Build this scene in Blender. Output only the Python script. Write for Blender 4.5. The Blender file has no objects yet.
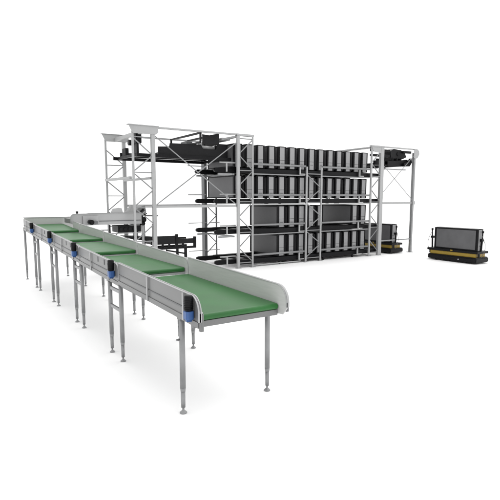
import bpy, bmesh, math, random
from mathutils import Vector, Matrix
random.seed(4)
S = bpy.context.scene
COL = S.collection
V = Vector

# ------------------------------------------------------------------ materials
def mat(name, col, rough=.5, metal=0., noise=.06, scale=14., spec=.5, bump=0., stretch=(1, 1, 1), rvar=.1):
    m = bpy.data.materials.new(name); m.use_nodes = True
    nt = m.node_tree; n = nt.nodes; b = n['Principled BSDF']
    tc = n.new('ShaderNodeTexCoord'); mp = n.new('ShaderNodeMapping'); nz = n.new('ShaderNodeTexNoise')
    mp.inputs['Scale'].default_value = stretch
    nz.inputs['Scale'].default_value = scale; nz.inputs['Detail'].default_value = 6
    nt.links.new(tc.outputs['Object'], mp.inputs['Vector']); nt.links.new(mp.outputs[0], nz.inputs['Vector'])
    cr = n.new('ShaderNodeValToRGB')
    lo = [max(0, c * (1 - noise)) for c in col]; hi = [min(1, c * (1 + noise)) for c in col]
    cr.color_ramp.elements[0].position = .3; cr.color_ramp.elements[1].position = .7
    cr.color_ramp.elements[0].color = (*lo, 1); cr.color_ramp.elements[1].color = (*hi, 1)
    nt.links.new(nz.outputs['Fac'], cr.inputs[0]); nt.links.new(cr.outputs[0], b.inputs['Base Color'])
    mr = n.new('ShaderNodeMapRange'); mr.inputs['To Min'].default_value = max(.03, rough - rvar); mr.inputs['To Max'].default_value = min(1, rough + rvar)
    nt.links.new(nz.outputs['Fac'], mr.inputs['Value']); nt.links.new(mr.outputs[0], b.inputs['Roughness'])
    b.inputs['Metallic'].default_value = metal; b.inputs['Specular IOR Level'].default_value = spec
    if bump:
        bp = n.new('ShaderNodeBump'); bp.inputs['Strength'].default_value = bump; bp.inputs['Distance'].default_value = .003
        nt.links.new(nz.outputs['Fac'], bp.inputs['Height']); nt.links.new(bp.outputs[0], b.inputs['Normal'])
    return m
M = dict(
    floor=mat('white_floor', (.96, .96, .96), .7, 0, .004, 1.5, .25),
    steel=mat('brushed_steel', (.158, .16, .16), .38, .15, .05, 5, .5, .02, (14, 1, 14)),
    guard=mat('steel_lightened_for_shade', (.49, .492, .485), .40, .1, .05, 5, .5, .02, (14, 1, 14)),  # guard steel, base colour lightened to make up for shade inside the conveyor
    tube=mat('galvanised_tube', (.245, .248, .252), .38, .3, .08, 9),
    frame=mat('light_grey_paint', (.35, .353, .355), .42, .1, .05, 3),
    brace=mat('grey_brace', (.215, .218, .222), .42, .15, .08, 5),
    darkframe=mat('mid_grey_paint', (.125, .128, .132), .5, .1, .06, 3),
    rubber=mat('green_belt', (.017, .116, .023), .40, 0, .16, 2.2, .35, 0),
    black=mat('black_plastic', (.004, .004, .005), .45, 0, .2, 8, .18),
    coal=mat('black_coated_steel', (.007, .007, .008), .42, 0, .3, 6, .2),
    blue=mat('blue_gearbox', (.025, .085, .25), .38, 0, .08, 20),
    panel=mat('dark_grey_panel', (.100, .100, .104), .42, 0, .10, 3, .35),
    strip=mat('pale_grey_panel', (.265, .265, .27), .5, 0, .05, 4, .4),
    yellow=mat('yellow_paint', (.31, .205, .018), .45, 0, .07, 5, .5),
    chrome=mat('bright_zinc', (.4, .4, .4), .3, .5, .05, 20),
    wire=mat('grey_cable', (.10, .10, .10), .5, 0, .05, 20),
)

# ------------------------------------------------------------------ mesh builder
class MB:
    def __init__(s): s.bm = bmesh.new()
    def box(s, a, b, bev=0.):
        x0, y0, z0 = a; x1, y1, z1 = b
        t = bmesh.new()
        vs = [t.verts.new(p) for p in ((x0,y0,z0),(x1,y0,z0),(x1,y1,z0),(x0,y1,z0),(x0,y0,z1),(x1,y0,z1),(x1,y1,z1),(x0,y1,z1))]
        for f in ((3,2,1,0),(4,5,6,7),(0,1,5,4),(1,2,6,5),(2,3,7,6),(3,0,4,7)): t.faces.new([vs[i] for i in f])
        bmesh.ops.recalc_face_normals(t, faces=t.faces)
        if bev: bmesh.ops.bevel(t, geom=list(t.edges), offset=bev, segments=2, affect='EDGES', profile=.6)
        s._merge(t); return s
    def _merge(s, t):
        me = bpy.data.meshes.new('tmp'); t.to_mesh(me); t.free(); s.bm.from_mesh(me); bpy.data.meshes.remove(me)
    def bar(s, p, q, w, h=None, up=(0, 0, 1), bev=0.):
        """rectangular bar from p to q, w sideways, h along up"""
        h = h or w; p = V(p); q = V(q); d = (q - p); L = d.length; d.normalize(); u = V(up)
        if abs(d.dot(u)) > .98: u = V((0, 1, 0))
        r = d.cross(u).normalized(); u = r.cross(d).normalized()
        t = bmesh.new(); c = []
        for k in (p, q):
            c.append([t.verts.new(k + r * a * w / 2 + u * b * h / 2) for a, b in ((-1,-1),(1,-1),(1,1),(-1,1))])
        for i in range(4): t.faces.new((c[0][i], c[0][(i+1)%4], c[1][(i+1)%4], c[1][i]))
        t.faces.new(c[0][::-1]); t.faces.new(c[1])
        bmesh.ops.recalc_face_normals(t, faces=t.faces)
        if bev: bmesh.ops.bevel(t, geom=list(t.edges), offset=bev, segments=2, affect='EDGES')
        s._merge(t); return s
    def cyl(s, p, q, r0, r1=None, n=16, smooth=True):
        r1 = r0 if r1 is None else r1
        p = V(p); q = V(q); d = (q - p).normalized(); u = V((0,0,1)) if abs(d.z) < .9 else V((1,0,0))
        a = d.cross(u).normalized(); b = d.cross(a)
        t = bmesh.new(); R = []
        for k, r in ((p, r0), (q, r1)):
            R.append([t.verts.new(k + (a*math.cos(2*math.pi*i/n) + b*math.sin(2*math.pi*i/n))*r) for i in range(n)])
        for i in range(n):
            f = t.faces.new((R[0][i], R[0][(i+1)%n], R[1][(i+1)%n], R[1][i])); f.smooth = smooth
        t.faces.new(R[0][::-1]); t.faces.new(R[1])
        bmesh.ops.recalc_face_normals(t, faces=t.faces)
        s._merge(t); return s
    def lathe(s, c, prof, n=20):
        """prof: list of (r, z) from bottom to top around vertical axis at c"""
        c = V(c); t = bmesh.new(); R = []
        for r, z in prof:
            R.append([t.verts.new(c + V((r*math.cos(2*math.pi*i/n), r*math.sin(2*math.pi*i/n), z))) for i in range(n)])
        for j in range(len(R)-1):
            for i in range(n):
                f = t.faces.new((R[j][i], R[j][(i+1)%n], R[j+1][(i+1)%n], R[j+1][i])); f.smooth = True
        t.faces.new(R[0][::-1]); t.faces.new(R[-1])
        bmesh.ops.recalc_face_normals(t, faces=t.faces)
        s._merge(t); return s
    def prism(s, pts, axis, a0, a1, bev=0.):
        """closed outline pts in the plane across axis, extruded from a0 to a1.
        axis 'x': pts=(y,z); 'y': pts=(x,z); 'z': pts=(x,y)"""
        def P(p, a): return {'x': (a, p[0], p[1]), 'y': (p[0], a, p[1]), 'z': (p[0], p[1], a)}[axis]
        t = bmesh.new(); A = [t.verts.new(P(p, a0)) for p in pts]; B = [t.verts.new(P(p, a1)) for p in pts]; n = len(pts)
        for i in range(n): t.faces.new((A[i], A[(i+1)%n], B[(i+1)%n], B[i]))
        t.faces.new(A[::-1]); t.faces.new(B)
        bmesh.ops.recalc_face_normals(t, faces=t.faces)
        if bev: bmesh.ops.bevel(t, geom=list(t.edges), offset=bev, segments=2, affect='EDGES')
        s._merge(t); return s
    def ribbon(s, line, axis, a0, a1, th):
        """an open polyline thickened by th (downward normal) and extruded along axis"""
        n = len(line); low = []
        for i, p in enumerate(line):
            q0 = line[max(0, i-1)]; q1 = line[min(n-1, i+1)]
            dx, dz = q1[0]-q0[0], q1[1]-q0[1]; L = math.hypot(dx, dz)
            nx, nz = -dz/L, dx/L
            low.append((p[0]+nx*th, p[1]+nz*th))
        return s.prism(list(line) + low[::-1], axis, a0, a1)
    def tube(s, pts, r, n=10):
        for a, b in zip(pts, pts[1:]): s.cyl(a, b, r, n=n)
        for p in pts[1:-1]:
            t = bmesh.new(); bmesh.ops.create_uvsphere(t, u_segments=n, v_segments=6, radius=r); bmesh.ops.translate(t, verts=t.verts, vec=V(p))
            for f in t.faces: f.smooth = True
            s._merge(t)
        return s
    def build(s, name, m, parent=None, loc=None):
        me = bpy.data.meshes.new(name); s.bm.to_mesh(me); s.bm.free(); me.materials.append(M[m] if isinstance(m, str) else m)
        o = bpy.data.objects.new(name, me); COL.objects.link(o)
        if parent is not None:
            o.parent = parent
            root = parent
            off = V((0, 0, 0))
            while root is not None: off += root.location; root = root.parent
            me.transform(Matrix.Translation(-off))
        return o

def thing(name, label, cat, loc, group=None):
    o = bpy.data.objects.new(name, None); COL.objects.link(o); o.location = loc
    o.empty_display_size = .2
    o['label'] = label; o['category'] = cat
    if group: o['group'] = group
    return o
def copy_tree(o, parent=None):
    c = o.copy(); COL.objects.link(c)
    if parent is not None: c.parent = parent
    for ch in list(o.children): copy_tree(ch, c)
    return c

# ------------------------------------------------------------------ floor
fl = MB()
R_ = 600
v = [fl.bm.verts.new(p) for p in ((-R_,-R_,0),(R_,-R_,0),(R_,R_,0),(-R_,R_,0))]; fl.bm.faces.new(v)
fo = fl.build('floor', 'floor'); fo['kind'] = 'structure'

# ------------------------------------------------------------------ belt conveyor sections
XN, XF = 1.88, 2.84          # outer face of near guard, inner face of far guard
def arc(cx, cz, r, a0, a1, n=8):
    return [(cx + r*math.cos(math.radians(a0+(a1-a0)*i/n)), cz + r*math.sin(math.radians(a0+(a1-a0)*i/n))) for i in range(n+1)]
def leg(parent, x, y, ztop, clamp=False):
    b = MB(); zs = .26
    b.cyl((x, y, zs), (x, y, ztop), .0285, n=18).cyl((x, y, .06), (x, y, zs-.04), .0215, .0225, n=16)
    L = b.build('leg', 'tube', parent)
    MB().lathe((x, y, 0), [(.034, .001), (.036, .006), (.034, .012), (.018, .026), (.011, .034), (.011, .075)]).build('levelling_foot', 'tube', L)
    MB().cyl((x, y, zs-.041), (x, y, zs+.001), .0235, .0287, n=18).build('collar', 'tube', L)
    if clamp:
        MB().cyl((x-.028, y, ztop-.26), (x-.058, y, ztop-.26), .009, n=12).build('clamp_screw', 'darkframe', L)
    return L
def side_outline(yl, yu, zl, zu, depth, r):
    """guard outline in (y, z): rounded corner at the lower (viewer) end"""
    sl = (zu-zl)/(yu-yl)
    top = [(yu, zu)] + [(yl + r - p, z) for p, z in [(0, zl + sl*r)]]
    q = arc(yl + r, zl + sl*r - r, r, 90, 180, 9)
    return [(yu, zu)] + q + [(yl, zl-depth), (yu, zu-depth)], [(yu, zu)] + q + [(yl, zl-depth+.06)]

def motor(parent, y, zb, plate=True):
    """vertical drive motor on the near side: black barrel over a blue gearbox"""
    x = XN - .046
    b = MB().lathe((x, y, zb), [(.030, .098), (.040, .104), (.0405, .225), (.036, .236), (.015, .240)], 24)
    mo = b.build('motor', 'black', parent)
    f = MB()
    for i in range(6): f.lathe((x, y, zb), [(.043, .115+i*.016), (.043, .120+i*.016)], 24)
    f.build('cooling_fins', 'black', mo)
    g = MB().prism([(x-.038, y-.030), (x-.022, y-.042), (x+.022, y-.042), (x+.038, y-.030), (x+.038, y+.034), (x-.038, y+.034)], 'z', zb+.02, zb+.098, .004)
    g.prism([(x-.026, y-.022), (x+.026, y-.022), (x+.026, y+.022), (x-.026, y+.022)], 'z', zb, zb+.02, .004)
    g.build('gearbox', 'blue', parent)
    MB().box((XN-.012, y+.042, zb+.01), (XN-.001, y+.10, zb+.085), .003).build('terminal_plate', 'frame', parent)

SECT = [  # lower Y, upper Y, guard z low, guard z up, belt z low, belt z up, motor Y, motor z
    (3.66, 5.86, 1.238, 1.300, 1.046, 1.076, 3.785, 1.004),
    (5.84, 7.78, 1.280, 1.345, 1.152, 1.155, 6.02, 1.080),
    (7.76, 9.70, 1.352, 1.422, 1.222, 1.226, 7.94, 1.156),
    (9.68, 11.62, 1.428, 1.498, 1.286, 1.292, 9.86, 1.228),
    (11.60, 13.34, 1.503, 1.572, 1.352, 1.425, 11.87, 1.304)]
LEGS = [(4.10, 5.895), (6.345, 7.82), (8.27, 9.73), (10.17, 11.63), (12.08, 13.45)]
NTH = ['nearest belt conveyor section, its open end facing the viewer, on two unpaired front legs',
       'second green belt conveyor section from the open end, stepping down onto the nearest one',
       'middle section of the green belt conveyor line, third from the open end',
       'fourth green belt conveyor section from the open end, next to the end section',
       'highest and farthest green belt conveyor section, under the cross conveyor outlet']
for k, (yl, yu, gl, gu, bl, bu, my, mz) in enumerate(SECT):
    T = thing('belt_conveyor', NTH[k], 'conveyor', (2.4, (yl+yu)/2, 0), 'green belt conveyor sections in a stepped line')
    last = k == 4
    dep = .285
    ol, tl = side_outline(yl, yu, gl, gu, dep - (.03 if k else .0), .15 if k == 0 else .10)
    zat = lambda y: gl + (gu-gl)*(y-yl)/(yu-yl)
    # near guard plate + its rail
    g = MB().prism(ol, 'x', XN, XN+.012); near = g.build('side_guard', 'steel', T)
    MB().ribbon(tl, 'x', XN-.012, XN+.022, .007).build('rail', 'frame', near)
    # folded lower lip and mid seam groove strip
    MB().ribbon([(yu-.02, zat(yu)-.150), (yl+.17, zat(yl+.17)-.150)], 'x', XN-.007, XN-.0005, .012).build('seam_strip', 'darkframe', near)
    lip = MB().prism([(yu, zat(yu)-dep+.055), (yl+.02, zat(yl)-dep+.055), (yl+.02, zat(yl)-dep+.004), (yu, zat(yu)-dep+.004)], 'x', XN-.009, XN-.0005)
    lip.build('lower_lip', 'steel', near)
    for ys in ((4.86, 3.965) if k == 0 else (yl+.40, yl+1.25)):
        MB().box((XN-.022, ys-.012, zat(ys)-dep+.01), (XN-.0095, ys+.012, zat(ys)-.012), .002).build('stiffener', 'frame', near)
    if k:
        for ys in (yl+.62, yl+.92):
            MB().box((XN-.006, ys-.016, zat(ys)-.10), (XN-.001, ys+.016, zat(ys)-.03), .002).build('slot_cover', 'darkframe', near)
    # far guard
    yfu = 12.26 if last else yu
    zfu = zat(yfu)
    olf, tlf = side_outline(yl, yfu, gl, zfu, dep if k else .27, .17 if k == 0 else .12)
    if k == 0: olf = [p if p[1] > gl-.25 else (p[0], p[1]) for p in olf[:-2]] + [(yl, bl-.03), (yl+.06, bl-.10), (yl+.3, bl-.12), olf[-1]]; tlf = tlf[:-1] + [(yl, bl-.02)]
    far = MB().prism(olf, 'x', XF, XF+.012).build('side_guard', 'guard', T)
    MB().ribbon(tlf, 'x', XF-.004, XF+.035, .007).build('rail', 'frame', far)
    # belt loop with rounded ends
    x0, x1 = XN+.060, XF-.012
    yb0 = yl+.125 if k == 0 else yl+.10
    r = .030
    prof = [(yu-.03, bu)] + arc(yb0+r, bl-r, r, 90, 270, 8) + [(yu-.03, bu-2*r)]
    MB().prism(prof, 'x', x0, x1).build('belt', 'rubber', T)
    MB().cyl((x0-.03, yb0+r, bl-r), (x1+.008, yb0+r, bl-r), .021, n=16).build('end_roller', 'chrome', T)
    # near inner skirt between the guard and the belt
    MB().prism([(yu-.01, bu-.02), (yb0+.0, bl-.02), (yb0+.0, bl-.05), (yu-.01, bu-.05)], 'x', XN+.0125, x0-.004).build('skirt', 'steel', T)
    # slider bed and end crossbar
    MB().prism([(yu-.02, bu-.064), (yb0+.09, bl-.064), (yb0+.09, bl-.085), (yu-.02, bu-.085)], 'x', XN+.013, XF-.001).build('slider_bed', 'darkframe', T)
    if k == 0:
        MB().box((XN+.0125, yb0+.02, bl-.122), (XF-.001, yb0+.06, bl-.064), .003).build('end_crossbar', 'steel', T)
        MB().box((XN+.014, yl+.012, bl-.125), (XN+.048, yl+.055, bl+.035), .004).build('bearing_block', 'steel', T)
        MB().cyl((XN+.031, yl+.034, bl+.035), (XN+.031, yl+.034, bl+.05), .017, n=14).build('bearing_cap', 'chrome', T)
        MB().box((XF+.0125, yl+.02, bl-.07), (XF+.045, yl+.10, bl-.02), .003).build('bearing_block', 'darkframe', T)
    else:
        MB().box((XN+.0125, yb0+.012, bl-.094), (XF-.001, yb0+.034, bl-.063), .002).build('end_crossbar', 'frame', T)
    for i, ym in enumerate((yl+.5, (yl+yu)/2+.1, yu-.4)):
        MB().box((XN+.0125, ym-.03, zat(ym)-dep+.01), (XF-.001, ym+.03, zat(ym)-dep+.05)).build('crossbar', 'tube', T)
    motor(T, my, mz)
    # legs
    la, lb = LEGS[k]
    for x in (1.912, 2.922):
        for yy in (la, lb):
            leg(T, x, yy, zat(yy)-dep+.045, clamp=(k == 0 and yy == la and x < 2))
    for yy in (la, lb):
        for x in (1.912, 2.922):
            MB().box((x-.034 if x < 2 else XF+.0125, yy-.034, zat(yy)-dep-.02), (x+.034, yy+.034, zat(yy)-dep+.06), .003).build('leg_bracket', 'steel', T)
    # ladder rungs joining this section's lower legs to the section in front
    if k:
        pb = LEGS[k-1][1]
        for x in (1.912, 2.922):
            for fz in ((.80, .66) if x < 2 else (.80,)):
                z = (zat(la)-dep)*fz + (.1 if fz == .80 else 0)
                MB().bar((x, pb+.028, z), (x, la-.028, z), .026, .045, bev=.003).build('rung', 'tube', T)
    if last:   # end guard at the far end of the line
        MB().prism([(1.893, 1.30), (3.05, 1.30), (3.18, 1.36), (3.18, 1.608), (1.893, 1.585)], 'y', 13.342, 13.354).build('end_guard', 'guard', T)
        MB().box((1.88, 13.335, 1.588), (3.19, 13.37, 1.610)).build('rail', 'frame', T)

# ------------------------------------------------------------------ cross conveyor feeding the line from the lift tower
T = thing('cross_conveyor', 'short grey cross conveyor with black motor running from the lift tower to the belt line', 'conveyor', (3.6, 12.8, 0))
zb, zt = 1.42, 1.715
q = arc(2.90, zt-.11, .11, 180, 90, 8)
nearp = MB().prism([(2.79, zb+.06)] + q + [(4.62, zt), (4.62, zb), (2.9, zb)], 'y', 12.30, 12.312).build('side_guard', 'frame', T)
MB().ribbon([(2.79, zb+.06)] + q + [(4.62, zt)], 'y', 12.285, 12.325, -.006).build('rail', 'frame', nearp)
MB().box((3.30, 12.288, zb+.085), (4.6, 12.2995, zb+.105)).build('seam_strip', 'darkframe', nearp)
MB().prism([(3.22, zb)] + [(3.22, zt-.08), (3.5, zt-.02), (4.62, zt-.02), (4.62, zb)], 'y', 13.30, 13.312).build('side_guard', 'steel', T)
MB().prism([(4.60, 1.59)] + arc(3.28, 1.56, .03, 90, 270, 6) + [(4.60, 1.53)], 'y', 12.33, 13.28).build('belt', 'rubber', T)
MB().box((3.22, 12.3125, 1.455), (4.6, 13.2995, 1.475)).build('slider_bed', 'darkframe', T)
MB().box((2.86, 12.36, 1.46), (2.872, 13.26, 1.575), .003).build('end_plate', 'steel', T)
mp = MB().box((3.085, 12.262, 1.415), (3.47, 12.284, 1.655), .006).build('motor_plate', 'frame', T)
MB().cyl((3.255, 12.262, 1.50), (3.255, 12.09, 1.50), .062, n=22).cyl((3.255, 12.09, 1.50), (3.255, 12.07, 1.50), .055, .04, n=22).build('motor', 'black', T)
MB().box((3.29, 12.15, 1.455), (3.42, 12.262, 1.53), .006).build('gearbox', 'darkframe', T)
MB().cyl((2.96, 12.306, zt+.002), (2.96, 12.306, zt+.03), .028, .02, n=14).cyl((2.96, 12.306, zt+.03), (2.96, 12.306, zt+.058), .036, .03, n=14).build('knob', 'black', T)
# raised guide plate, end hood
MB().prism([(3.80, zt-.01), (3.86, zt+.11), (4.02, zt+.135), (4.10, zt+.12), (4.13, zt-.01)], 'y', 12.318, 12.36).build('guide_plate', 'frame', T)
MB().prism([(4.13, zt-.01), (4.23, zt+.05), (4.32, zt+.20), (4.36, zt+.19), (4.28, zt+.02), (4.2, zt-.01)], 'y', 12.32, 12.345).build('guide_arm', 'frame', T)
hood = arc(4.80, 1.50, .40, 195, 95, 9)
MB().prism([(4.30, 1.37)] + hood + [(4.80, 1.72), (4.62, 1.56), (4.60, 1.37)], 'y', 12.40, 12.415).build('hood', 'steel', T)
MB().ribbon(hood, 'y', 12.416, 13.2, -.006).build('hood_cover', 'steel', T)
MB().bar((4.47, 12.385, 1.60), (4.72, 12.385, 1.80), .03, .05).bar((4.55, 12.385, 1.52), (4.80, 12.385, 1.69), .03, .03).build('drive_belt', 'black', T)
MB().bar((4.52, 12.38, 1.565), (4.77, 12.38, 1.755), .02, .025).build('belt_guide', 'frame', T)
MB().cyl((4.715, 12.38, 1.52), (4.715, 12.95, 1.52), .075, n=20).cyl((4.70, 12.38, 1.42), (4.70, 12.95, 1.42), .055, n=20).build('roller', 'black', T)
MB().bar((4.72, 12.38, 1.625), (5.12, 12.38, 1.615), .03, .03).build('guide_rod', 'coal', T)
for x in (4.72, 5.02):
    for y in (12.5, 13.2):
        L = MB().box((x-.03, y-.03, .02), (x+.03, y+.03, 1.40), .003).build('leg', 'frame', T)
        MB().box((x-.07, y-.07, .001), (x+.07, y+.07, .02), .003).build('base_plate', 'frame', L)
# under-drive below the cross conveyor
MB().box((4.02, 12.45, 1.19), (4.66, 12.95, 1.375), .01).build('drive_housing', 'black', T)
for x in (4.10, 4.22, 4.34, 4.46):
    MB().cyl((x, 12.43, 1.28), (x, 12.449, 1.28), .045, n=16).build('drive_pulley', 'coal', T)
MB().bar((3.82, 12.5, 1.40), (3.82, 12.5, 1.17), .035).build('hanger', 'black', T)
MB().bar((3.82, 12.5, 1.175), (4.66, 12.5, 1.165), .03, .03).build('under_rail', 'frame', T)
MB().bar((3.30, 12.6, 1.27), (3.80, 12.6, 1.26), .03, .025).build('under_rail', 'darkframe', T)
for x in (4.3, 4.6):
    MB().box((x-.035, 12.62, 1.02), (x+.035, 12.70, 1.19), .004).build('drive_bracket', 'frame', T)
MB().prism([(4.18, 1.09), (5.0, 1.04), (5.0, .93), (4.5, .97)], 'y', 12.5, 12.9).build('lower_tray', 'coal', T)

# ------------------------------------------------------------------ lattice helpers
def lattice(parent, xa, xb, y, z0, z1, wa, wb, pitch=.915, br=.027, zoff=.10, name='column', m='frame', bm_='brace', db=.05, flip=1):
    """two posts side by side along X, tied by a zigzag of braces; a part with sub-parts"""
    pa = MB().box((xa-wa/2, y-.05, z0), (xa+wa/2, y+wa*.8-.05, z1), .006)
    p = pa.build(name, m, parent)
    MB().box((xb-wb/2, y-.05, z0), (xb+wb/2, y+min(wb*.8, .1)-.05, z1), .006).build('post', m, p)
    for x in (xa, xb):
        MB().box((x-.075, y-.085, .001), (x+.075, y+.06, .014), .003).build('base_plate', m, p)
    l, r = xa+wa/2-.01, xb-wb/2+.01
    z = z0+zoff
    yy = y-.02
    while z < z1-.05:
        MB().bar((l, yy, z), (r, yy, z), .02, .026).build('brace', bm_, p)
        zm, ze = z+pitch*.5, z+pitch
        a, b = (r, l) if flip > 0 else (l, r)
        if zm < z1-.03:
            MB().bar((b, yy-.001, z+.03), (a, yy-.001, zm-.02), .022, br).build('brace', bm_, p)
        if ze < z1-.0:
            MB().bar((a, yy+.003, zm+.02), (b, yy+.003, ze-.03), .022, br).build('brace', bm_, p)
        z += pitch
    return p

YF, YB, ZT = 12.10, 14.38, 3.955
# ------------------------------------------------------------------ lift tower, left
T = thing('lift_tower', 'tall light grey lattice lift tower at the left end of the rack', 'steel tower', (4.65, 13.2, 0))
for y, dx in ((YF, 0), (14.30, -.03)):
    p = lattice(T, 4.355+dx, 4.905+dx, y, .0, 3.80, .055, .10, pitch=.90, zoff=.06 if y == YF else .36, name='tower_frame', flip=1 if y == YF else -1)
    cap = MB().prism([(4.25+dx, ZT-.012), (5.05+dx, ZT-.012), (5.05+dx, ZT-.16), (4.97+dx, ZT-.215), (4.36+dx, ZT-.215), (4.31+dx, ZT-.13)], 'y', y-.062, y-.05)
    c = cap.build('cap_plate', 'frame', p)
    MB().box((4.235+dx, y-.085, ZT-.012), (5.06+dx, y+.06, ZT+.006), .003).build('cap_flange', 'frame', c)
for x, z, h in ((4.62, 3.80, .10), (4.30, 2.62, .07), (4.86, 2.62, .06), (4.30, .95, .07)):
    MB().box((x-.035, YF+.051, z-h/2), (x+.035, 14.249, z+h/2), .004).build('side_beam', 'frame', T)
MB().box((5.051, YF-.02, ZT-.05), (7.465, YF+.03, ZT), .004).build('top_beam', 'frame', T)
MB().box((5.02, 14.26, ZT-.05), (7.465, 14.31, ZT), .004).build('top_beam', 'frame', T)
MB().box((4.956, YF-.025, 1.835), (7.465, YF+.025, 1.90), .004).build('middle_beam', 'frame', T)
MB().box((4.927, 14.275, 1.835), (7.42, 14.325, 1.90), .004).build('middle_beam', 'frame', T)
for a, b, y in (((4.97, 3.70), (7.47, 1.90), YF-.030), ((4.97, 1.93), (7.47, 3.70), YF-.045)):
    MB().bar((a[0], y, a[1]), (b[0], y, b[1]), .008, .028).build('cross_brace', 'brace', T)
# lift carriage at the top of the tower bay
T = thing('lift_carriage', 'black lift carriage with raised side frames spanning the top of the left tower bay', 'lift carriage', (6, 13.2, 3.2))
MB().box((4.55, 12.34, 3.185), (7.45, 12.42, 3.275), .006).build('chassis_rail', 'black', T)
MB().box((4.45, 13.92, 3.185), (7.45, 14.00, 3.275), .006).build('chassis_rail', 'black', T)
MB().prism([(5.21, 3.276), (7.40, 3.276), (7.40, 3.67), (7.06, 3.67), (7.02, 3.50), (6.58, 3.50), (6.52, 3.62), (5.56, 3.60), (5.54, 3.51), (5.21, 3.49)], 'y', 12.46, 12.49).build('side_plate', 'coal', T)
MB().prism([(4.62, 3.276), (7.40, 3.276), (7.40, 3.60), (5.9, 3.60), (5.75, 3.40), (4.62, 3.40)], 'y', 13.86, 13.89).build('side_plate', 'coal', T)
MB().box((5.22, 12.50, 3.30), (7.38, 13.85, 3.34), .004).build('deck', 'coal', T)
MB().box((4.55, 12.43, 3.20), (4.63, 13.91, 3.27), .004).build('end_bar', 'black', T)
MB().box((7.34, 12.43, 3.20), (7.42, 13.91, 3.27), .004).build('end_bar', 'black', T)
for x, z, ya, yb in ((6.34, 3.90, 12.12, 14.15), (6.72, 3.85, 12.62, 13.72)):
    p = MB().bar((x, ya, z), (x, yb, z), .05, .05).build('side_rail', 'coal', T)
    MB().box((x-.024, yb-.05, 3.41), (x+.024, yb-.005, z-.026)).build('rail_post', 'coal', p)
    MB().box((x-.024, ya+.005, z-.24), (x+.024, ya+.05, z-.026)).build('rail_post', 'coal', p)
    MB().bar((x, ya+.03, z-.26), (x, yb-.03, z-.26), .04, .045).build('lower_side_rail', 'coal', p)
MB().prism([(6.48, 3.885), (6.70, 3.872), (7.02, 3.945), (7.02, 3.64), (6.5, 3.61)], 'y', 12.29, 12.32).build('drive_plate', 'coal', T)
MB().prism([(12.33, 3.885), (13.3, 3.885), (13.3, 3.62), (12.33, 3.62)], 'x', 6.995, 7.02).build('drive_plate', 'coal', T)
MB().cyl((6.58, 12.60, 3.55), (7.02, 12.60, 3.55), .055, n=20).build('drive_roller', 'frame', T)
for x in (6.52, 7.04):
    MB().box((x, 12.55, 3.345), (x+.05, 12.65, 3.62), .006).build('roller_bracket', 'coal', T)
MB().box((6.42, 13.2, 3.66), (6.62, 13.6, 3.78), .01).build('cable_box', 'darkframe', T)
for x in (7.15, 7.36):
    MB().cyl((x, 12.3, 3.80), (x, 13.8, 3.80), .04, n=16).build('drive_shaft', 'tube', T)
MB().prism([(12.30, 3.52), (12.62, 3.52), (12.66, 3.58), (12.66, 3.80), (12.60, 3.84), (12.30, 3.84)], 'x', 4.53, 4.69, .02).build('drive_motor', 'black', T)
MB().cyl((4.50, 12.8, 3.58), (4.62, 12.8, 3.58), .075, n=22).build('motor_cap', 'black', T)
MB().box((4.56, 12.34, 3.276), (4.62, 12.60, 3.52), .01).build('drive_bracket', 'black', T)
MB().box((4.62, 13.4, 3.276), (4.72, 13.70, 3.50), .02).build('drive_motor', 'black', T)
# lower shuttle platform in the tower bay
T = thing('shuttle_platform', 'black low shuttle platform on posts standing inside the left tower bay', 'platform', (5.9, 12.9, 0))
MB().box((5.00, 12.62, .79), (5.80, 12.66, 1.03), .006).build('side_plate', 'coal', T)
MB().box((5.82, 12.62, .785), (6.36, 12.66, .93), .006).build('side_plate', 'coal', T)
MB().box((5.00, 13.20, .79), (6.36, 13.24, .93), .006).build('side_plate', 'coal', T)
MB().box((5.02, 12.67, .80), (6.34, 13.19, .86), .004).build('deck', 'coal', T)
MB().box((5.00, 12.60, .645), (6.37, 12.68, .705), .005).build('lower_rail', 'black', T)
MB().box((5.00, 13.18, .645), (6.37, 13.26, .705), .005).build('lower_rail', 'black', T)
for x in (5.35, 5.55, 5.98):
    MB().box((x-.03, 12.625, .706), (x+.03, 12.655, .80)).build('spacer', 'black', T)
for x, z in ((5.78, 1.07), (6.36, .98)):
    MB().box((x-.035, 12.595, .645), (x+.035, 12.685, z), .01).build('end_stop', 'black', T)
for x in (5.25, 6.06):
    for y in (12.64, 13.22):
        L = MB().box((x-.035, y-.035, .02), (x+.035, y+.035, .644), .004).build('leg', 'coal', T)
        MB().box((x-.08, y-.07, .001), (x+.08, y+.07, .02), .003).build('base_plate', 'coal', L)
MB().bar((5.45, 12.64, .62), (6.02, 12.64, .50), .03, .045).build('brace', 'coal', T)

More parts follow.
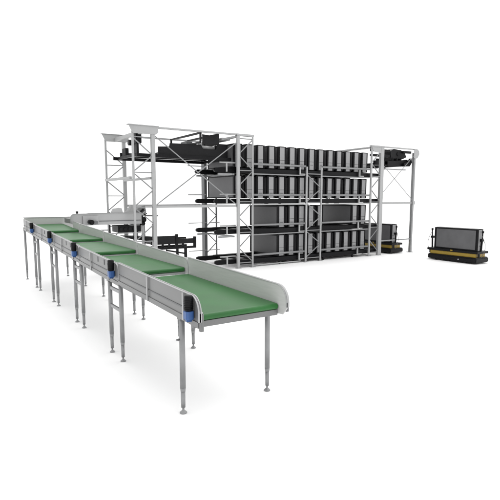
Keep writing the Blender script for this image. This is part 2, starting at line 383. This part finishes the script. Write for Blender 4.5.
# ------------------------------------------------------------------ storage rack
RK = thing('storage_rack', 'long light grey four-level steel rack with black shelves filled with upright containers', 'rack', (10.4, 13.2, 0))
lattice(RK, 7.53, 8.035, YF, 0, ZT-.062, .085, .046, zoff=.16, flip=-1)
lattice(RK, 10.135, 10.765, YF, 0, 3.10, .055, .05, zoff=.13, flip=1)
lattice(RK, 13.115, 13.655, YF, 0, ZT-.062, .065, .165, zoff=.13, flip=-1)
lattice(RK, 7.56, 8.06, YB, 0, 3.90, .08, .05, zoff=.13, m='brace', bm_='brace')
lattice(RK, 10.135, 10.765, YB, 0, 3.10, .085, .075, zoff=.13, m='brace', bm_='brace')
lattice(RK, 13.115, 13.655, YB, 0, 3.90, .085, .20, zoff=.13, m='brace', bm_='brace')
MB().box((7.51, YB-.22, .02), (7.61, YB-.051, 3.90), .006).build('pillar', 'darkframe', RK)
for xa, xb in ((7.47, 8.07), (13.07, 13.76)):
    MB().box((xa, YF-.052, ZT-.061), (xb, YF+.05, ZT), .005).build('top_beam', 'frame', RK)
    MB().box((xa+.02, YF+.051, ZT-.11), (xa+.09, YB-.05, ZT-.05), .005).build('top_side_beam', 'frame', RK)
MB().prism([(13.08, ZT-.065), (13.55, ZT-.065), (13.55, ZT-.26), (13.17, ZT-.22)], 'y', YF-.062, YF-.053).build('gusset', 'frame', RK)
for L in range(4):
    zc = .255 + .915*L
    for y, m in ((12.20, 'black'), (12.42, 'black'), (13.62, 'black'), (13.80, 'black')):
        x0 = 6.98 if y in (12.42, 13.62) else 7.62
        zt_ = zc-.012 if y in (12.42, 13.62) else zc-.02
        r = MB().box((x0, y-.035, zt_-.14), (13.60, y+.035, zt_), .005).build('shelf_rail', m, RK)
        if x0 < 7: MB().cyl((x0-.01, y-.05, zt_-.07), (x0-.01, y+.05, zt_-.07), .062, n=16).build('end_wheel', 'black', r)
    sl = MB()
    for i in range(15): sl.box((7.64+i*.406, 12.25, zc-.13), (7.80+i*.406, 13.76, zc-.06))
    sl.build('shelf_slats', 'coal', RK)
    # light beam under the shelf, front guard tube, gate uprights
    if L:
        for xa, xb in ((8.067, 10.092), (10.803, 13.072)):
            MB().box((xa, YF+.0, zc-.20), (xb, YF+.03, zc-.165), .003).build('level_beam', 'frame' if L == 2 else 'brace', RK)
        MB().box((6.92, YF+.07, zc-.235), (7.46, YF+.12, zc-.185), .003).build('level_beam', 'tube', RK)
        MB().box((6.95, 13.58, zc-.235), (7.48, 13.64, zc-.185), .003).build('level_beam', 'tube', RK)
        MB().box((7.40, YF+.055, zc-.235), (7.44, 13.57, zc-.185), .003).build('side_beam', 'tube', RK)
    for xa, xb in ((8.067, 10.092), (10.803, 13.072)):
        MB().cyl((xa, YF-.015, zc+.11), (xb, YF-.015, zc+.11), .031, n=14).build('guard_rail', 'brace', RK)
        MB().box((xb-.07, 12.24, zc), (xb-.04, 13.75, zc+.60), .004).build('end_stop', 'coal', RK) if xb > 11 else None
        xg = xb-.22 if xb < 11 else xb-.52
        g = MB().box((xg-.02, YF-.03, zc-.16), (xg+.02, YF+.02, zc+.078), .003).build('gate_post', 'frame', RK)
        MB().box((xg+.021, YF-.02, zc-.155), (xg+.21, YF+.0, zc-.125), .002).build('gate_bar', 'frame', g)
        MB().box((xg+.06, YF+.001, zc-.10), (xg+.16, YF+.03, zc-.01), .004).build('sensor', 'black', g)
    MB().cyl((6.95, YF+.05, zc+.12), (7.476, YF+.05, zc+.12), .02, n=12).build('guard_rail', 'frame', RK)
    MB().cyl((6.85, YB-.35, zc+.12), (7.5, YB-.35, zc+.12), .014, n=10).build('guard_rail', 'frame', RK)
    MB().box((7.16, YF+.035, zc-.14), (7.20, YF+.065, zc+.10), .003).build('gate_post', 'frame', RK)
    MB().cyl((7.6, YB-.35, zc+.12), (8.0, YB-.35, zc+.12), .014, n=10).build('guard_rail', 'frame', RK)
for x in (9.15, 11.02, 12.4):
    MB().cyl((x, 12.2, .001), (x, 12.2, .095), .03, n=14).build('shelf_foot', 'black', RK)
MB().box((8.08, YF+.0, .035), (9.95, YF+.04, .065), .003).build('base_beam', 'frame', RK)

# ------------------------------------------------------------------ containers
def make_container():
    T = bpy.data.objects.new('storage_container', None); COL.objects.link(T)
    w, l, h = .145, 1.62, .685       # half width, length, height; origin at front bottom centre
    b = MB().box((-w+.010, .010, 0.0), (w-.010, l-.010, h-.012))
    for x in (-w, w-.03):
        for y in (0, l-.06): b.box((x, y, 0), (x+.03, y+.06, h), .004)
        b.box((x, .061, 0), (x+.03, l-.061, .035), .004); b.box((x, .061, h-.035), (x+.03, l-.061, h), .004)
    b.build('shell', 'black', T)
    for s in (-1, 1):
        xa = -w+.003 if s < 0 else w-.0095
        p = MB().box((xa, .075, .042), (xa+.0065, l-.075, h-.042), .002).build('side_panel', 'panel', T)
    for y0, y1 in ((-.004, .0095), (l-.0095, l+.004)):
        for z0, z1 in ((.012, .262), (.270, h-.022)):
            MB().box((-.088, y0, z0), (.088, y1, z1), .003).build('end_panel', 'strip', T)
    MB().box((-.055, -.009, .150), (.055, -.0045, .170), .002).build('handle', 'darkframe', T)
    MB().prism([(-w+.002, h-.011), (w-.002, h-.011), (w-.05, h+.008), (-w+.05, h+.008)], 'y', .03, l-.03).build('lid', 'coal', T)
    return T
ORD = ['first', 'second', 'third', 'fourth', 'fifth', 'sixth', 'seventh', 'eighth', 'ninth', 'tenth', 'eleventh', 'twelfth', 'thirteenth', 'fourteenth']
SHELF = ['bottom shelf', 'lower middle shelf', 'upper middle shelf', 'top shelf']
fill = {3: list(range(-2, 12)), 2: list(range(-2, 12)), 1: [2, 3, 4, 5, 6, 10, 11], 0: list(range(2, 12))}
proto = None
for L in (3, 2, 1, 0):
    for i, k in enumerate(fill[L]):
        if proto is None: proto = make_container(); o = proto
        else: o = copy_tree(proto)
        o.location = (8.405+.4065*k, 12.19+random.uniform(-.012, .012), .257+.915*L)
        if i == 0: lab = 'black container with dark grey side showing, leftmost on the %s of the rack' % SHELF[L]
        elif i == len(fill[L])-1: lab = 'black container with pale grey end, rightmost on the %s of the rack' % SHELF[L]
        elif L == 1 and k == 10: lab = 'black container with broad grey side showing, after the gap on the lower middle shelf'
        else: lab = 'black container with pale grey end, %s from the left on the %s' % (ORD[i], SHELF[L])
        o['label'] = lab; o['category'] = 'container'; o['group'] = 'containers standing in the storage rack'

# ------------------------------------------------------------------ right gantry bay
T = thing('gantry_frame', 'light grey gantry frame with one outer post and thin cross bracing right of the rack', 'gantry', (15.45, YF, 0))
P = MB().box((15.405, YF-.05, .018), (15.495, YF+.05, 3.80), .006).build('post', 'tube', T)
MB().box((15.35, YF-.09, .001), (15.55, YF+.09, .018), .003).build('base_plate', 'frame', P)
Pb = MB().box((15.405, YB-.05, .018), (15.495, YB+.05, 3.80), .006)
cap = MB().prism([(15.38, 3.62), (15.46, 3.56), (15.60, 3.63), (15.68, 3.76), (15.66, 3.88), (15.55, 3.945), (15.38, 3.945)], 'y', YF-.064, YF-.052).build('cap_plate', 'frame', P)
MB().box((13.762, YF-.02, ZT-.045), (15.60, YF+.03, ZT), .004).build('top_beam', 'frame', T)
MB().box((13.739, YF-.03, 1.875), (15.404, YF+.03, 1.95), .004).build('middle_beam', 'frame', T)
MB().box((15.40, YF-.09, 1.85), (15.52, YF-.051, 1.98), .006).build('beam_clamp', 'frame', P)
MB().box((13.739, YF-.02, .50), (15.404, YF+.02, .545), .004).build('low_beam', 'tube', T)
for a, b, y in (((13.75, 3.25), (15.41, 2.02), -.035), ((13.75, 2.32), (15.41, 3.72), -.045)):
    MB().bar((a[0], YF+y, a[1]), (b[0], YF+y, b[1]), .006, .022).build('cross_brace', 'brace', T)

T = thing('transfer_crane', 'black transfer crane with rounded housing hanging at the top of the right gantry bay', 'crane', (14.5, 12.9, 3.3))
MB().box((13.50, 12.28, 3.30), (14.2, 12.36, 3.46), .01).build('chassis_rail', 'black', T)
MB().prism([(14.044, 3.467), (14.455, 3.469), (14.961, 3.516), (15.3, 3.56), (15.36, 3.50), (15.36, 3.36), (15.20, 3.30), (14.861, 3.277), (14.247, 3.23), (14.199, 3.32), (14.051, 3.321)], 'y', 12.28, 12.42, .006).build('carriage_beam', 'black', T)
MB().prism([(15.0, 3.40), (15.30, 3.48), (15.36, 3.60), (15.42, 3.60), (15.46, 3.45), (15.34, 3.30), (15.0, 3.28)], 'y', 12.18, 12.27, .006).build('hook', 'black', T)
MB().prism([(14.497, 3.836), (14.713, 3.945), (14.941, 3.925), (15.10, 3.92), (15.34, 3.84), (15.44, 3.662), (15.22, 3.578), (15.05, 3.583), (14.679, 3.585), (14.598, 3.526), (14.535, 3.653)], 'y', 12.44, 12.85, .01).build('housing', 'coal', T)
MB().box((14.25, 12.86, 3.50), (15.3, 12.92, 3.60), .006).build('rear_plate', 'coal', T)
for x in (14.62, 14.86, 15.08):
    MB().box((x, 12.43, 3.40), (x+.07, 12.60, 3.62), .006).build('spacer', 'black', T)
MB().box((13.50, 12.45, 3.80), (14.52, 12.53, 3.90), .01).build('upper_rail', 'black', T)
MB().box((13.50, 12.45, 3.62), (14.52, 12.53, 3.71), .01).build('upper_rail', 'black', T)
MB().box((13.50, 13.80, 3.30), (15.38, 13.88, 3.46), .01).build('chassis_rail', 'black', T)
for x in (13.9, 15.1):
    MB().box((x-.05, 12.41, 3.30), (x+.05, 13.79, 3.40), .008).build('crossbeam', 'black', T)
MB().cyl((14.95, 12.415, 3.76), (14.95, 12.439, 3.76), .08, n=24).build('hub', 'black', T)
MB().box((13.95, 12.27, 3.14), (14.06, 12.35, 3.30), .008).build('bumper', 'black', T)
MB().box((13.80, 12.26, 3.145), (15.2, 12.30, 3.185), .004).build('grip_bar', 'tube', T)
MB().box((15.16, 12.36, 3.80), (15.62, 12.438, 3.89), .008).build('sensor_bar', 'coal', T)

# ------------------------------------------------------------------ automated carts
def make_cart():
    T = bpy.data.objects.new('automated_cart', None); COL.objects.link(T)
    # local: length along Y (near end y=0), face x=0 towards the viewer's left
    MB().prism([(-.14, -.06), (.55, -.06), (.68, .04), (.68, 1.70), (.55, 1.80), (-.04, 1.80), (-.14, 1.70), (-.16, .05)], 'z', .045, .185, .018).build('chassis', 'black', T)
    MB().prism([(-.11, -.03), (.52, -.03), (.63, .05), (.63, 1.70), (.52, 1.77), (-.03, 1.77), (-.11, 1.68)], 'z', .186, .205).build('bumper_pad', 'coal', T)
    MB().box((-.055, .03, .206), (.50, 1.69, .325), .012).build('body', 'yellow', T)
    MB().box((-.085, -.06, .326), (.52, 1.80, .405), .012).build('deck', 'black', T)
    for y in (.3, 1.45):
        for x in (.0, .5):
            MB().cyl((x-.03, y, .06), (x+.03, y, .06), .059, n=20).build('wheel', 'coal', T)
    for y, s in ((-.035, -1), (1.755, 1)):
        a = MB().bar((.14, y, .40), (.14, y+s*.02, .80), .05, .05, bev=.006).bar((.14, y+s*.02, .72), (.14, y+s*.03, 1.04), .03, .03).build('clamp_arm', 'black', T)
        MB().cyl((.14, y+s*.03, .99), (.14, y+s*.03, 1.06), .035, n=14).build('clamp_head', 'black', a)
        MB().box((.09, y-s*.04, .72), (.19, y+s*.05, .80), .01).build('clamp_joint', 'black', a)
        pts = [(.10, y+s*(.03+.13*math.sin(math.pi*t/8)), .19+.72*t/8) for t in range(9)]
        MB().tube(pts, .008, 8).build('cable', 'wire', T)
        MB().box((.0, y+s*.0-.02, .22), (.08, y+s*.0+.02, .33), .006).build('scanner', 'black', T)
    MB().cyl((-.161, .55, .11), (-.140, .55, .11), .025, n=14).build('status_button', 'strip', T)
    MB().box((-.092, .82, .36), (-.086, .90, .395), .002).build('deck_plate', 'yellow', T)
    return T
c1 = make_cart(); c1.location = (14.36, 8.66, 0)
c1['label'] = 'black and yellow automated cart standing in the open, right of the rack, carrying a container'
c2 = copy_tree(c1); c2.location = (14.42, 12.12, 0)
c2['label'] = 'black and yellow automated cart partly hidden behind the right rack column'
for c in (c1, c2): c['category'] = 'cart'; c['group'] = 'automated carts carrying containers'
for c, lab in ((c1, 'dark grey container riding on the fully visible cart at far right'), (c2, 'dark grey container riding on the cart half hidden behind the right column')):
    o = copy_tree(proto); o.location = (c.location.x+.12, c.location.y+(.0 if c is c1 else .03), .407)
    o.scale = (1, .97, 1.03)
    o['label'] = lab; o['category'] = 'container'; o['group'] = 'containers riding on carts'

# ------------------------------------------------------------------ camera
cx, cy, f, hy, H = 250., 260., 478., 198., 2.1
th = math.atan((cy-hy)/f)
yaw = math.radians(56.66448645)
fw = V((math.cos(yaw)*math.cos(th), math.sin(yaw)*math.cos(th), -math.sin(th)))
rt = V((math.sin(yaw), -math.cos(yaw), 0)); up = rt.cross(fw)
cd = bpy.data.cameras.new('camera'); cam = bpy.data.objects.new('camera', cd); COL.objects.link(cam)
cam.matrix_world = Matrix(((rt.x, up.x, -fw.x, 0), (rt.y, up.y, -fw.y, 0), (rt.z, up.z, -fw.z, H), (0, 0, 0, 1)))
cd.sensor_width = 36; cd.lens = 36*f/500; cd.shift_y = (cy-250)/500; cd.clip_end = 3000; cd.clip_start = .05
S.camera = cam

# ------------------------------------------------------------------ light: white studio surround + one soft key
w = bpy.data.worlds.new('World'); S.world = w; w.use_nodes = True
bg = w.node_tree.nodes['Background']; bg.inputs[0].default_value = (1, 1, 1, 1); bg.inputs[1].default_value = 1.27
sd = bpy.data.lights.new('key_light', 'SUN'); sd.energy = 1.35; sd.angle = math.radians(85); sd.color = (1, .99, .975)
so = bpy.data.objects.new('key_light', sd); COL.objects.link(so)
src = V((.55, .20, 1.0))
so.rotation_euler = src.to_track_quat('Z', 'Y').to_euler()
so.location = (12, -4, 14)
S.view_settings.view_transform = 'Standard'; S.view_settings.look = 'None'; S.view_settings.exposure = 0; S.view_settings.gamma = 1
S.cycles.max_bounces = 8
